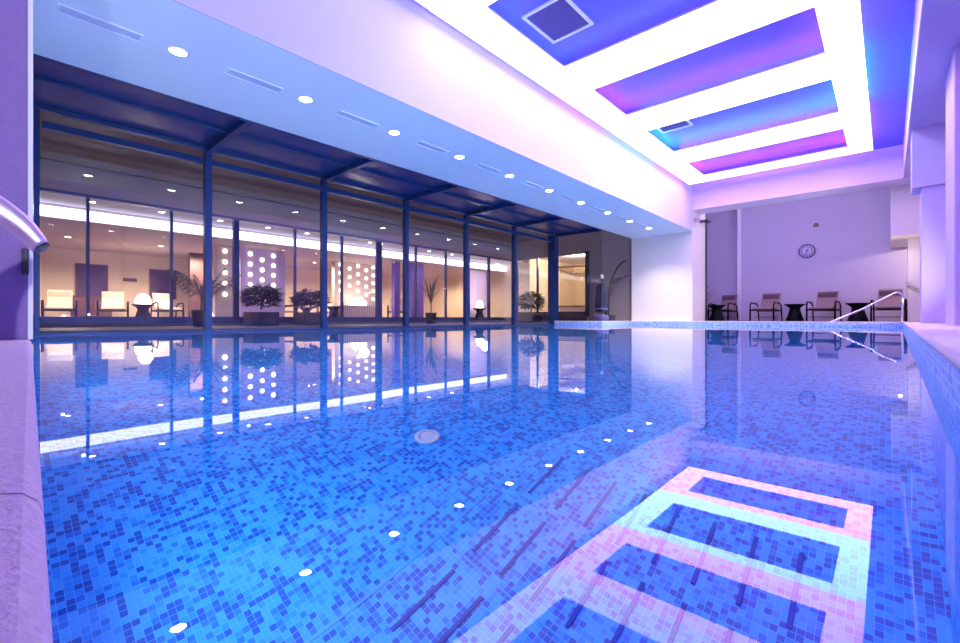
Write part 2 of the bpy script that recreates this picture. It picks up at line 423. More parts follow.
# ------------------------------------------------------------------ ceiling light frames
ZL0, ZL1 = 4.46, 4.53
RINGS = [(1.2, 4.08, 1.6, 3.5, 0), (4.1, 7.19, 4.6, 6.62, 1), (7.21, 9.69, 7.6, 9.08, 2), (9.71, 12.49, 10.1, 11.9, 3), (12.51, 15.0, 12.92, 14.45, 4)]
RLAB = ['lavender white luminous ceiling frame nearest the viewer, mostly cut off by the top edge',
        'lavender white luminous ceiling frame around the blue panel with the large square grille',
        'pink white luminous ceiling frame around the wide violet panel with no grille',
        'pale cyan white luminous ceiling frame around the light blue panel with the small grille',
        'pink white luminous ceiling frame farthest away, around the narrow magenta panel']
LEDC = [(.30, .25, 1.0), (.14, .22, 1.0), (1.0, .14, 1.0), (.10, 1.0, 1.1), (1.7, .22, .95)]
X0, X1, XI0, XI1 = -4.66, -.28, -4.08, -.74
def frame_mb(x0, x1, y0, y1, a0, a1, b0, b1, z0, z1):
    mb = MB()
    out = [(x0, y0), (x1, y0), (x1, y1), (x0, y1)]; inn = [(a0, b0), (a1, b0), (a1, b1), (a0, b1)]
    vo = {}; 
    for z in (z0, z1):
        vo[z] = ([mb.bm.verts.new((*p, z)) for p in out], [mb.bm.verts.new((*p, z)) for p in inn])
    for z in (z0, z1):
        o, i = vo[z]
        for k in range(4): mb.bm.faces.new((o[k], o[(k + 1) % 4], i[(k + 1) % 4], i[k]))
    for j in (0, 1):
        A, B = vo[z0][j], vo[z1][j]
        for k in range(4): mb.bm.faces.new((A[k], A[(k + 1) % 4], B[(k + 1) % 4], B[k]))
    return mb
M['housing'] = mat('frame_housing_paint', (.80, .78, .86), .5)
for (y0, y1, b0, b1, ci), lab in zip(RINGS, RLAB):
    me = emis('luminous_ceiling_film', RCOL[ci], RING)
    ml = emis('led_strip', LEDC[ci], LED)
    if ci == 0: me = emis('dim_ceiling_film', RCOL[ci], RING * .3)
    fr = thing('ceiling_light', lab, 'ceiling light', ((X0 + X1) / 2, (y0 + y1) / 2, ZL0), 0, 'luminous frames under the blue ceiling')
    o_ = Matrix.Translation((-(X0 + X1) / 2, -(y0 + y1) / 2, -ZL0))
    frame_mb(X0, X1, y0, y1, XI0 - .16, XI1 + .12, b0 - .1, b1 + .16, ZL0, ZL0 + .018).xform(o_).build('outer_film', me, fr)
    frame_mb(XI0 - .158, XI1 + .118, b0 - .098, b1 + .158, XI0, XI1, b0, b1, ZL0 + .02, ZL0 + .036).xform(o_).build('inner_film', me, fr)
    frame_mb(X0, X1, y0, y1, XI0, XI1, b0, b1, ZL0 + .038, ZL1).xform(o_).build('housing', M['housing'], fr)
    for xx in (X0 + .3, X1 - .3):
        for yy in (y0 + .2, y1 - .3):
            MB().tube([(xx, yy, ZL1), (xx, yy, ZR)], .012, 8).xform(o_).build('hanger', M['chrome'], fr)
    q = .10
    frame_mb(XI0 - q - .02, XI1 + q + .02, b0 - q - .02, b1 + q + .02, XI0 - q, XI1 + q, b0 - q, b1 + q, ZL1 + .001, ZL1 + .014).xform(o_).build('led_strip', ml, fr)
# colour strip along the outer right side of the frames
for k, (a, b, c) in enumerate([(1.2, 7.2, (.25, .12, 1)), (7.21, 9.6, (.10, .16, 1)), (9.61, 12.2, (.02, .45, 1)), (12.21, 15, (.30, .10, 1))]):
    o = MB().box(X1 - .03, X1 - .01, a, b, ZL1 + .002, ZL1 + .016).build('led_strip', emis('led_strip_side', c, LED))
    tag(o, ['violet', 'blue', 'cyan blue', 'purple'][k] + ' light strip right of the luminous ceiling frames, ' + ['nearest the viewer', 'beside the violet panel', 'beside the light blue panel', 'farthest away'][k], 'light strip', 'light strips above the ceiling frames')

def grille(x0, x1, y0, y1, lab):
    g = thing('ceiling_grille', lab, 'grille', ((x0 + x1) / 2, (y0 + y1) / 2, ZR), 0, 'ventilation grilles in the recessed ceiling')
    hx, hy = (x1 - x0) / 2, (y1 - y0) / 2
    frame_mb(-hx, hx, -hy, hy, -hx + .042, hx - .042, -hy + .042, hy - .042, -.03, 0).build('frame', M['plastic'], g)
    l = MB(); n = int((2 * hx - .08) / .018)
    for k in range(n):
        x = -hx + .045 + k * .018
        l.obox((x, 0, -.009), (.0085, 0, .004), (0, hy - .036, 0), (-.001, 0, .0015))
    l.build('louvres', M['grille'], g)
    return g
grille(-4.02, -3.30, 5.35, 6.2, 'large square violet grille with a white frame in the blue ceiling panel')
grille(-4.02, -3.33, 10.42, 10.98, 'small violet grille with a white frame in the farther light blue ceiling panel')

# ------------------------------------------------------------------ soffit: spotlights and slot diffusers
NSP = 10
sp0 = None
for k in range(NSP):
    y = 1.42 + 1.446 * k
    lab = '%s round recessed spotlight from the left in the pale blue soffit above the glass wall' % ORD[k]
    if sp0 is None:
        sp0 = thing('recessed_spotlight', lab, 'spotlight', (-5.72, y, ZS), 0, 'recessed spotlights in the soffit')
        MB().lathe([(.078, -.0005), (.102, -.0005), (.102, -.006), (.090, -.010), (.078, -.006)], 28).build('trim_ring', M['plastic'], sp0)
        MB().lathe([(0, -.004), (.04, -.0045), (.077, -.002), (.077, -.0002), (0, -.0002)], 28).build('lamp', M['spot'], sp0)
    else:
        dup(sp0, (-5.72, y, ZS), 0, lab)
    ld = bpy.data.lights.new('spot_beam', 'SPOT'); ld.energy = 210; ld.spot_size = math.radians(118); ld.spot_blend = .8
    ld.color = (1, .90, .74); ld.shadow_soft_size = .015
    lo = bpy.data.objects.new('spot_beam', ld); COL.objects.link(lo); lo.location = (-5.72, y, ZS - .03)
sd0 = None
for k in range(NSP):
    y = .78 + 1.446 * k
    lab = '%s slim slot diffuser from the left in the pale blue soffit between the spotlights' % ORD[k]
    if sd0 is None:
        sd0 = thing('slot_diffuser', lab, 'air vent', (-5.74, y, ZS), 0, 'slot diffusers in the soffit')
        frame_mb(-.085, .085, -.325, .325, -.066, .066, -.306, .306, -.010, -.0002).build('frame', M['soffit'], sd0)
        l = MB()
        l.box(-.066, .066, -.306, .306, -.003, -.0002)
        l.build('slots', M['slit'], sd0)
    else:
        dup(sd0, (-5.74, y, ZS), 0, lab)

# ------------------------------------------------------------------ pool fittings
g = thing('floor_inlet', 'round pale plastic inlet on the pool floor among the blue tiles', 'pool inlet', (-1.80, 1.57, ZB))
MB().lathe([(.06, 0), (.068, .004), (.062, .012), (.045, .016), (.045, .010)], 32).build('rim', M['plastic'], g)
MB().lathe([(0, .012), (.02, .013), (.03, .010), (.045, .010), (.045, .004), (0, .004)], 32).build('cover', M['plastic'], g)
st0 = None
rows = [(1.01, 'nearest row'), (1.39, 'middle row'), (1.75, 'farthest row')]
for j, (yc, rn) in enumerate(rows):
    for i in range(8):
        x = -1.17 + .136 * i
        lab = '%s narrow dark slot from the left in the %s on the pool floor' % (ORD[i], rn)
        if st0 is None:
            st0 = MB().box(-.0075, .0075, -.14, .14, .0005, .005, .002).build('floor_slot', M['slot'])
            st0.location = (x, yc, ZB); tag(st0, lab, 'floor slot', 'dark air jet slots on the pool floor')
        else:
            o = st0.copy(); COL.objects.link(o); o.location = (x, yc, ZB); o['label'] = lab
struct('trim_8', MB().box(-1.32, .1, 1.209, 1.217, ZB, ZB + .002), M['seam'])
struct('trim_9', MB().box(-1.314, -1.306, .5, 2.1, ZB, ZB + .002), M['seam'])

# stainless handrail in the far right corner
g = thing('pool_handrail', 'polished steel handrail sloping into the water at the far right pool corner', 'handrail', (.06, 15.45, 0))
# bent tube: post, tight bend, long slope into the water
P = [(.09, .0, ZC), (.09, 0, .80)]
for k in range(1, 8):
    a = PI * .64 * k / 7
    P.append((.09 - .10 + .10 * math.cos(a), 0, .80 + .10 * math.sin(a)))
P += [(-.65, 0, .50), (-1.45, 0, .08)]
for k in range(1, 6):
    a = k / 5
    P.append((-1.45 - .12 * a + .06 * a * a, 0, .08 - .14 * a))
P.append((-1.48, 0, -.55)); 
MB().tube(P, .027, 14).build('rail', M['chrome'], g)
MB().lathe([(.0, 0), (.05, 0), (.05, .008), (.022, .014), (.0, .014)], 20, (.09, 0, ZC)).build('flange', M['chrome'], g)
g.location = (.06 + .12, 15.82, 0)

# swan neck water spout on the near left
g = thing('water_spout', 'curved wide steel water spout at the left edge before the lavender pillar', 'water spout', (-1.06, -.008, ZC))
MB2 = MB()
K = [(-.40, .14), (-.40, .22), (-.395, .31), (-.36, .395), (-.27, .45), (-.16, .466), (-.06, .452), (.0, .427), (.045, .395), (.072, .36)]
def cat(K, m):
    out = []
    for i in range(len(K) - 1):
        p0, p1, p2, p3 = (Vector(K[max(0, min(len(K) - 1, j))]) for j in (i - 1, i, i + 1, i + 2))
        for q in range(m):
            t = q / m
            out.append(.5 * ((2 * p1) + (p2 - p0) * t + (2 * p0 - 5 * p1 + 4 * p2 - p3) * t * t + (3 * p1 - p0 - 3 * p2 + p3) * t ** 3))
    out.append(Vector(K[-1])); return [tuple(v) for v in out]
secs = [(y, z - ZC) for y, z in cat(K, 5)]
S = []; N = len(secs) - 1
for k, (y, z) in enumerate(secs):
    y0, z0 = secs[max(0, k - 1)]; y1, z1 = secs[min(N, k + 1)]
    d = Vector((0, y1 - y0, z1 - z0)).normalized(); nrm = Vector((0, -d.z, d.y))
    t = k / N; hw = .05; hh = .034 - .024 * t * t
    ring = []
    for q in range(20):
        a = 2 * PI * q / 20
        ca, sa = math.cos(a), math.sin(a)
        ring.append((Vector((hw * math.copysign(abs(ca) ** .5, ca), y, z)) + nrm * hh * math.copysign(abs(sa) ** .5, sa))[:])
    S.append(ring)
MB2.sweep(S, sm=True).build('neck', M['steelpink'], g)
y, z = secs[-1]
MB().obox((0, y + .001, z - .001), (.040, 0, 0), (0, .003, -.004), (0, .006, .004)).build('mouth', M['darkplastic'], g)
MB().lathe([(0, 0), (.08, 0), (.08, .01), (.05, .016), (0, .016)], 24, (0, -.40, 0)).build('base_flange', M['chrome'], g)

hk = MB().box(-.006, .010, -.012, .012, -.06, .06, .004).build('wall_hook', M['darkplastic'])
hk.location = (-2.945, .128, .50); tag(hk, 'small dark hook on the edge of the lavender pillar at left', 'hook')

# ------------------------------------------------------------------ furniture prototypes (front faces -y)
def armchair(lab, loc, rz, fabric, fabric2, group):
    t = thing('lounge_armchair', lab, 'armchair', loc, rz, group)
    MB().sweep([[(-.29, -.33, .40), (.29, -.33, .40), (.29, -.33, .45), (-.29, -.33, .45)],
                [(-.29, -.30, .42), (.29, -.30, .42), (.29, -.30, .475), (-.29, -.30, .475)],
                [(-.29, .0, .385), (.29, .0, .385), (.29, .0, .44), (-.29, .0, .44)],
                [(-.29, .24, .36), (.29, .24, .36), (.29, .24, .415), (-.29, .24, .415)]]).build('seat', fabric, t)
    b = MB(); S = []
    for k in range(7):
        q = k / 6; y = .22 + .25 * q + .02 * math.sin(q * PI); z = .40 + .58 * q
        S.append([(-.285, y, z), (.285, y, z), (.285, y + .045, z + .012), (-.285, y + .045, z + .012)])
    b.sweep(S).build('backrest', fabric, t)
    p = MB(); p.obox((0, .395, .87), (.24, 0, 0), (0, -.022, .06), (0, .03, .012), .012)
    hp = p.build('headrest', fabric2, t)
    for s in (-1, 1):
        x = s * .375
        MB().tube([(x, -.32, 0), (x, -.32, .40), (x, -.31, .58), (x, -.27, .63), (x, -.2, .64), (x, .12, .60), (x, .26, .56)], .023, 8).build('armrest', M['black'], t)
        MB().box(x - .035, x + .035, -.24, .14, .615, .64, .008).build('arm_pad', M['black'], t)
        MB().box(x - .023, x + .023, -.343, -.297, 0, .41, .004).build('leg', M['black'], t)
        MB().tube([(x, .26, .56), (x, .28, .40), (x, .36, 0)], .023, 8).build('leg', M['black'], t)
    f = MB(); f.box(-.37, .37, -.345, -.315, .365, .40, .005); f.box(-.37, .37, .24, .27, .33, .36, .005)
    f.box(-.39, -.36, -.33, .26, .35, .385, .005); f.box(.36, .39, -.33, .26, .35, .385, .005)
    f.box(-.37, .37, -.02, 0, .12, .14); f.build('seat_frame', M['black'], t)
    return t
def side_table(lab, loc, rz, group):
    t = thing('side_table', lab, 'table', loc, rz, group)
    MB().lathe([(0, .525), (.285, .525), (.30, .535), (.30, .56), (.29, .57), (0, .57)], 32).build('tabletop', M['blacktable'], t)
    MB().lathe([(0, 0), (.265, 0), (.265, .02), (.21, .17), (.17, .32), (.15, .40), (.17, .45), (.26, .525), (0, .525)], 32).build('pedestal', M['blacktable'], t)
    return t
G = 'mauve armchairs in the alcove beyond the pool'
c0 = armchair('mauve sling armchair at far left of the alcove, partly behind the black table', (-4.62, 18.75, ZC), -.28, M['sling'], M['pillow'], G)
dup(c0, (-3.18, 18.45, ZC), -.22, 'second mauve sling armchair from the left along the alcove wall')
dup(c0, (-1.56, 18.45, ZC), -.16, 'third mauve sling armchair, below and right of the wall clock')
dup(c0, (.02, 18.35, ZC), -.08, 'mauve sling armchair at far right behind the steel handrail')
t0 = side_table('black pedestal table at far left of the alcove beside the dark door frame', (-4.62, 17.92, ZC), 0, 'black pedestal tables')
dup(t0, (-2.34, 18.45, ZC), 0, 'black pedestal table between the two middle mauve armchairs')
dup(t0, (-.70, 18.35, ZC), 0, 'black pedestal table behind the sloping handrail')

# wall clock
g = thing('wall_clock', 'round violet wall clock with pale face on the far alcove wall', 'clock', (-2.13, 19.6, 2.61))
MB().lathe([(.215, 0), (.25, 0), (.25, -.035), (.235, -.05), (.215, -.035)], 40, axis='y').build('rim', M['clockring'], g)
MB().lathe([(0, -.001), (.217, -.001), (.217, -.02), (0, -.02)], 40, axis='y').build('face', M['clockface'], g)
for q in range(12):
    a = q * PI / 6; c = Vector((math.sin(a) * .165, -.023, math.cos(a) * .165))
    MB().obox(c, Vector((math.cos(a), 0, -math.sin(a))) * .016, (0, .002, 0), Vector((math.sin(a), 0, math.cos(a))) * .028).build('hour_mark', M['clockring'], g)
for nm, a, L, w_ in (('hour_hand', .45, .09, .016), ('minute_hand', 3.35, .13, .011)):
    d = Vector((math.sin(a), 0, math.cos(a)))
    MB().obox(d * L * .42 + Vector((0, -.026, 0)), Vector((d.z, 0, -d.x)) * w_, (0, .002, 0), d * L * .6).build(nm, M['clockring'], g)
g = thing('smoke_detector', 'small mauve round detector high on the far alcove wall', 'detector', (-1.87, 19.6, 3.50))
MB().lathe([(0, 0), (.085, 0), (.085, -.03), (.06, -.08), (0, -.09)], 24, axis='y').build('housing', M['sling'], g)
MB().lathe([(.07, -.001), (.11, -.001), (.11, -.012), (.07, -.012)], 24, axis='y').build('base_plate', M['plastic'], g)
g = thing('security_camera', 'white security camera on the column at the alcove opening', 'camera', (XB, 16.1, 3.52), 0)
MB().obox((.14, -.05, -.02), Vector((.12, -.10, -.07)), Vector((.045, .055, 0)), Vector((.018, -.015, .055)), .012).build('housing', M['camgrey'], g)
MB().obox((.268, -.155, -.093), Vector((.006, -.005, -.0035)), Vector((.034, .041, 0)), Vector((.013, -.011, .04)), .003).build('lens', M['darkplastic'], g)
MB().tube([(.0, .06, .03), (.06, .03, .03), (.10, -.02, .01)], .018, 10).build('bracket', M['plastic'], g)
MB().box(.0, .012, .02, .10, -.02, .08, .003).build('wall_plate', M['plastic'], g)
g = thing('wall_lamp', 'small dark flood lamp above the dark door frame in the alcove', 'lamp', (XB, 17.15, 3.60))
MB().obox((.10, .0, .05), (.09, 0, -.01), (0, .16, 0), (.005, 0, .03), .008).build('housing', M['darkplastic'], g)
MB().tube([(0, 0, .05), (.06, 0, .05)], .02, 8).build('bracket', M['darkplastic'], g)

# ------------------------------------------------------------------ plants
def leaf_strip(mb, base, yaw, L, w, rise, droop, n=7):
    d = Vector((math.cos(yaw), math.sin(yaw), 0)); s = Vector((-d.y, d.x, 0))
    S = []
    for k in range(n + 1):
        t = k / n
        p = Vector(base) + d * (L * t) + Vector((0, 0, rise * t - droop * t * t))
        ww = w * (math.sin(PI * min(1, t * .9 + .1)) ** .7) + .001
        S.append([(p - s * ww)[:], (p + Vector((0, 0, ww * .35 + .002)))[:], (p + s * ww)[:], (p + Vector((0, 0, -.002)))[:]])
    mb.sweep(S)
def palm(lab, loc, h, m, group=None, nf=9, spread=.55, pot=True, pr=.2, seed=1, pinn=False):
    r = random.Random(seed)
    t = thing('potted_plant', lab, 'plant', loc, 0, group)
    if pot:
        MB().lathe([(0, 0), (pr * .75, 0), (pr, .36), (pr * .93, .37), (pr * .9, .33), (0, .33)], 24).build('pot', M['pot'], t)
    z0 = .33 if pot else 0
    stm = MB()
    stm.tube([(0, 0, z0 - .05), (.01, 0, z0 + h * .25), (0, .01, z0 + h * .45)], [.025, .02, .012], 8)
    stm.build('stem', M['leaf2'], t)
    lf = MB()
    for k in range(nf):
        yaw = 2 * PI * k / nf + r.uniform(-.3, .3)
        zb = z0 + h * r.uniform(.15, .45)
        L = spread * r.uniform(.7, 1.1); rise = (h + z0 - zb) * r.uniform(.75, 1.25); droop = rise * r.uniform(.2, .55)
        leaf_strip(lf, (0, 0, zb), yaw, L, .028 if not pinn else .012, rise, droop)
        if pinn:
            d = Vector((math.cos(yaw), math.sin(yaw), 0))
            for q in range(2, 11):
                tt = q / 11; p = Vector((0, 0, zb)) + d * L * tt + Vector((0, 0, rise * tt - droop * tt * tt))
                for sg in (-1, 1):
                    leaf_strip(lf, p[:], yaw + sg * .8, L * .32 * math.sin(PI * (tt * .8 + .15)), .012, .05, .12, 3)
    lf.build('leaves', m, t)
    return t
palm('small potted palm by the dark door frame at far left of the alcove', (-5.35, 18.75, ZC), 1.15, M['leaf'], nf=7, spread=.5, seed=3)
palm('potted palm with thin olive leaves beside the white pillar at far right', (.98, 17.0, ZC), 1.15, M['leaf2'], nf=9, spread=.6, seed=5, pinn=True)
palm('dark palm in the courtyard beside the second glass wall post from the left', (-11.3, 3.25, .05), 1.1, M['leaf'], nf=16, spread=.75, seed=7, pinn=True)
palm('slim dark potted plant left of the fifth glass wall post', (-11.5, 10.2, .05), 1.35, M['leaf'], nf=12, spread=.45, seed=9)
def bush(lab, loc, r0, h, seed):
    r = random.Random(seed)
    t = thing('potted_bush', lab, 'plant', loc)
    MB().box(-.32, .32, -.32, .32, 0, .34, .02).build('planter', M['pot'], t)
    lf = MB()
    for k in range(700):
        a = r.uniform(0, 2 * PI); sz = r.uniform(-.75, 1); q = r0 * r.uniform(.35, 1) ** .5; cc = math.sqrt(1 - sz * sz)
        base = (q * math.cos(a) * cc, q * math.sin(a) * cc, .40 + h * .5 + h * .5 * sz * q / r0)
        leaf_strip(lf, base, a + r.uniform(-.6, .6), r.uniform(.1, .2), .03, r.uniform(-.02, .12), .06, 3)
    lf.build('foliage', M['leaf'], t)
    MB().tube([(0, 0, .4), (0, 0, .42 + h * .5)], .03, 8).build('stem', M['brown'], t)
    return t
bush('dark bush in the courtyard before the narrow slab of shell lamps', (-11.7, 4.7, .05), .42, .62, 14)
bush('dark bush in the courtyard before the lavender slab of shell lamps', (-11.7, 6.0, .05), .42, .55, 15)
bush('round dark bush in a square planter before the bright room window', (-10.6, 14.75, .05), .48, .85, 4)

# ------------------------------------------------------------------ courtyard and lounge beyond the glass
XF = -12.4
struct('courtyard_floor', MB().box(XF - .2, XG - .1, -2.5, 16, -.05, .05), M['courtdeck'])
struct('courtyard_floor_nook', MB().box(XG - .1, -7.0, 13.75, 16, -.05, .05), M['courtdeck'])
ZT = 2.83
struct('facade_wall', MB().box(XF - .3, XF, -2.5, 16, ZT, 3.39), M['facade'])
struct('facade_cladding', MB().box(XF - .3, XF + .12, -2.5, 16, 3.39, 7.5), M['clad'])
struct('wall_courtyard_end', MB().box(-8.81, -5.0, 16, 16.3, 0, 7.5), M['facade'])
struct('wall_courtyard_lintel', MB().box(XF, -8.81, 16, 16.3, ZT, 7.5), M['facade'])
struct('wall_courtyard_sill', MB().box(XF, -8.81, 16, 16.3, 0, .5), M['courtdeck'])
struct('wall_courtyard_near', MB().box(XF, XG - .1, -2.7, -2.5, 0, 7.5), M['clad'])
FM = [(.4, .05), (1.47, .026), (2.96, .026), (4.37, .07), (5.93, .026), (7.41, .026), (8.77, .10), (10.34, .026), (11.81, .026), (13.08, .026), (14.3, .05), (15.95, .05)]
for i, (y, hw) in enumerate(FM):
    struct('facade_post', MB().box(XF - .12, XF - .02, y - hw, y + hw, .05, ZT, .004), M['frame'])
struct('trim_12', MB().box(XF - .12, XF - .01, -2.5, 16, .05, .27, .004), M['frame'])
struct('trim_10', MB().box(XF - .12, XF - .01, -2.5, 16, ZT - .06, ZT + .01, .004), M['frame'])
for i, ((a, wa), (b, wb_)) in enumerate(zip(FM, FM[1:])):
    wn = structe('window_%d' % (9 + i))
    MB().box(XF - .075, XF - .065, a + wa, b - wb_, .06, ZT - .06).build('pane', M['glass'], wn)
XL = -20.3
struct('lounge_floor', MB().box(XL, XF - .0, -2.5, 17.6, -.06, ZC - .02), M['lfloor'])
struct('wall_lounge', MB().box(XL - .15, XL, -2.5, 17.6, 0, 3.3), M['lwall'])
struct('wall_lounge_near', MB().box(XL, XF - .15, -2.65, -2.5, 0, 3.3), M['lwall'])
struct('wall_lounge_far', MB().box(XL, XF - .3, 17.6, 17.75, 0, 3.3), M['lwall'])
struct('ceiling_lounge_front', MB().box(-14.2, XF - .3, -2.5, 17.6, ZT + .03, ZT + .13), M['lceil'])
struct('ceiling_lounge', MB().box(XL, -14.2, -2.5, 17.6, 2.54, ZT + .13), M['lceil2'])
cv = MB().box(-14.2, -14.17, -2.5, 17.6, 2.56, 2.80).build('cove_light', M['cove'])
tag(cv, 'long white cove light band under the ceiling of the lounge beyond the glass', 'light strip')
struct('wall_lounge_panel', MB().box(-18.3, -18.1, 4.85, 6.9, ZC - .02, 2.54), M['brown'])
def light_obj(kind, loc, e, col, size=.3, rot=(0, 0, 0), sy=None, name='room_fill_light'):
    ld = bpy.data.lights.new(name, kind); ld.energy = e; ld.color = col
    if kind == 'AREA':
        ld.size = size
        if sy: ld.shape = 'RECTANGLE'; ld.size_y = sy
    else: ld.shadow_soft_size = size
    o = bpy.data.objects.new(name, ld); COL.objects.link(o); o.location = loc; o.rotation_euler = rot
    return o
# downlights in the lounge ceiling
d0 = None
DL = [(-13.3, y, ZT + .03) for y in (1.64, 2.96, 4.27, 5.53, 6.71, 8.99, 9.45, 11.7, 12.95)] + [(-17.2, 3.8, 2.54), (-17.2, 1.6, 2.54), (-17.6, 9.2, 2.54), (-17.2, 14.6, 2.54)]
for k, p in enumerate(DL):
    lab = ('%s small downlight from the left in the front ceiling of the lounge beyond the glass' % ORD[k]) if k < 9 else ['small downlight in the low lounge ceiling above the dome lamp', 'small downlight in the low lounge ceiling above the leftmost dark picture', 'small downlight in the low lounge ceiling right of the lavender lamp slab', 'small downlight in the low lounge ceiling near the pale violet slab'][k - 9]
    if d0 is None:
        d0 = thing('downlight', lab, 'ceiling light', p, 0, 'downlights in the lounge ceiling')
        MB().lathe([(.065, -.0005), (.09, -.0005), (.085, -.01), (.065, -.008)], 20).build('trim_ring', M['plastic'], d0)
        MB().lathe([(0, -.006), (.066, -.005), (.066, -.0004), (0, -.0004)], 20).build('lamp', M['dl'], d0)
    else: dup(d0, p, 0, lab)
for y in (1.5, 5, 8.8, 12.2, 15.5):  # fill spots with no fixtures, added to brighten the lounge
    lo = light_obj('SPOT', (-17.3, y, 2.50), 330, (1, .80, .55), .03); lo.data.spot_size = math.radians(165); lo.data.spot_blend = .5
    lo = light_obj('SPOT', (-13.3, y, 2.8), 40, (.85, .88, 1), .03); lo.data.spot_size = math.radians(160); lo.data.spot_blend = .5

# dark pictures and plaque on the lounge back wall
for (y0, y1, z0, z1, lab) in ((2.07, 2.93, .95, 2.09, 'dark violet picture on the cream lounge wall, left of the glowing dome lamp'), (4.12, 4.97, .95, 2.06, 'dark violet picture on the cream lounge wall, right of the glowing dome lamp')):
    g = thing('wall_picture', lab, 'picture', (XL, (y0 + y1) / 2, (z0 + z1) / 2), 0, 'dark pictures in the lounge')
    hy, hz_ = (y1 - y0) / 2, (z1 - z0) / 2
    MB().box(.01, .03, -hy + .04, hy - .04, -hz_ + .04, hz_ - .04).build('canvas', M['pict'], g)
    f = MB(); f.box(.001, .045, -hy, hy, hz_ - .045, hz_); f.box(.001, .045, -hy, hy, -hz_, -hz_ + .045)
    f.box(.001, .045, -hy, -hy + .045, -hz_ + .045, hz_ - .045); f.box(.001, .045, hy - .045, hy, -hz_ + .045, hz_ - .045)
    f.build('frame', M['brown'], g)
pl = MB().box(0, .03, -.2, .2, -.06, .06, .006).build('wall_plaque', M['brown']); pl.location = (XL, 3.55, 1.62)
tag(pl, 'small dark oblong plaque on the cream lounge wall above the dome lamp', 'plaque')
cb = thing('low_cabinet', 'dark brown low cabinet under the left dark picture in the lounge', 'cabinet', (-19.9, 2.45, ZC - .02))
MB().box(-.35, .25, -.5, .5, .05, .82, .01).build('body', M['brown'], cb)
MB().box(-.37, .28, -.53, .53, .82, .86, .006).build('top', M['brown'], cb)
for s in (-1, 1):
    d = MB().box(.25, .27, -.245 + s * .25, .245 + s * .25, .10, .78, .004).build('door', M['brown'], cb)
    MB().tube([(.28, s * .04, .40), (.28, s * .04, .50)], .008, 8).build('handle', M['chrome'], d)
MB().box(-.33, .2, -.48, .48, 0, .05).build('plinth', M['black'], cb)

G = 'cream armchairs in the lounge beyond the glass'
LZ = ZC - .02
l0 = armchair('cream armchair at far left of the lounge, left of the dark cabinet', (-18.6, 1.55, LZ), PI / 2 - .1, M['cream'], M['cream'], G)
for (x, y, rz, lab) in ((-18.5, 2.8, PI / 2 - .15, 'cream armchair in the lounge just left of the glowing dome lamp'),
                        (-18.4, 4.25, PI / 2 + .1, 'cream armchair in the lounge just right of the glowing dome lamp'),
                        (-18.3, 8.45, PI - .5, 'cream armchair in the lounge right of the lavender lamp slab'),
                        (-18.3, 10.15, PI / 2 - .6, 'cream armchair in the lounge behind the third glass wall post'),
                        (-15.4, 11.75, PI / 2 - .6, 'cream armchair in the lounge right of the slatted console'),
                        (-17.0, 13.9, PI / 2 - .9, 'cream armchair in the lounge between the violet slab and the slim dark plant')):
    dup(l0, (x, y, LZ), rz, lab)
G = 'black pedestal tables'
dup(t0, (-18.3, 3.55, LZ), 0, 'black pedestal table carrying the dome lamp in the lounge', G)
dup(t0, (-18.3, 9.2, LZ), 0, 'black pedestal table between two armchairs left of the third glass post', G)
dup(t0, (-15.8, 9.05, LZ), 0, 'black pedestal table at left of the slatted console in the lounge', G)
def dome(lab, loc, r=.28, sc=1.0):
    g = thing('dome_lamp', lab, 'lamp', loc, 0, 'glowing dome lamps in the lounge')
    MB().lathe([(0, 0), (r * .55, 0), (r * .55, .03), (0, .03)], 24).build('base', M['plastic'], g)
    MB().lathe([(0, .03), (r, .03), (r * .97, .12), (r * .8, .24), (r * .45, .33), (0, .36)], 24).build('shade', M['dome'], g)
    light_obj('POINT', (loc[0] + .35, loc[1], loc[2] + .35), 14, (1, .85, .6), .2, name='dome_glow')
    return g
dome('glowing white dome lamp on the black table between the two pictures', (-18.3, 3.55, LZ + .57), .225)
# lamp slabs: pale slabs set with rows of glowing shells
def shell(mb, y, z, x=.0, r=.068):
    mb.lathe([(0, .07), (r * .6, .06), (r, .02), (r * .9, 0), (0, 0)], 14, (x, y, z), axis='x')
def lamp_slab(lab, x, y0, y1, z1, pts, m, m2=None):
    g = thing('lamp_slab', lab, 'wall lamp', (x, (y0 + y1) / 2, LZ), 0, 'slabs of glowing shell lamps in the lounge')
    hy = (y1 - y0) / 2; yc = (y0 + y1) / 2
    MB().box(-.25, 0, -hy, hy, 0, z1 - LZ, .01).build('slab', m, g)
    s0 = None
    for (y, z) in pts:
        if s0 is None:
            b = MB(); shell(b, 0, 0); s0 = b.build('shell_lamp', M['shell'], g); o = s0
        else:
            o = s0.copy(); COL.objects.link(o); o.parent = g
        o.location = (.0, y - yc, z - LZ)
    return g
lamp_slab('narrow pale slab with a single column of glowing shell lamps', -15.5, 4.84, 5.36, 2.5, [(5.11, 2.35 - .34 * k) for k in range(5)], M['pillarstone'])
lamp_slab('lavender slab with three staggered columns of glowing shell lamps', -15.5, 5.58, 7.02, 2.52,
          [(5.87, 2.34 - .335 * k) for k in range(5)] + [(6.25, 2.18 - .335 * k) for k in range(5)] + [(6.62, 2.35 - .33 * k) for k in range(4)], M['paleviolet'])
pC = [(9.73, 2.42 - .35 * k) for k in range(4)] + [(10.16, 2.28 - .35 * k) for k in range(3)] + [(10.56, 2.42 - .35 * k) for k in range(4)] + [(10.96, 2.28 - .35 * k) for k in range(4)] + [(11.31, 2.42 - .34 * k) for k in range(5)]
lamp_slab('widest cream slab of glowing shell lamps behind the slatted console', -16.5, 9.5, 11.5, 2.53, pC, M['pillarstone'])
cs = thing('slatted_console', 'pale slatted console table before the widest slab of shell lamps', 'console', (-15.9, 10.15, LZ))
b = MB()
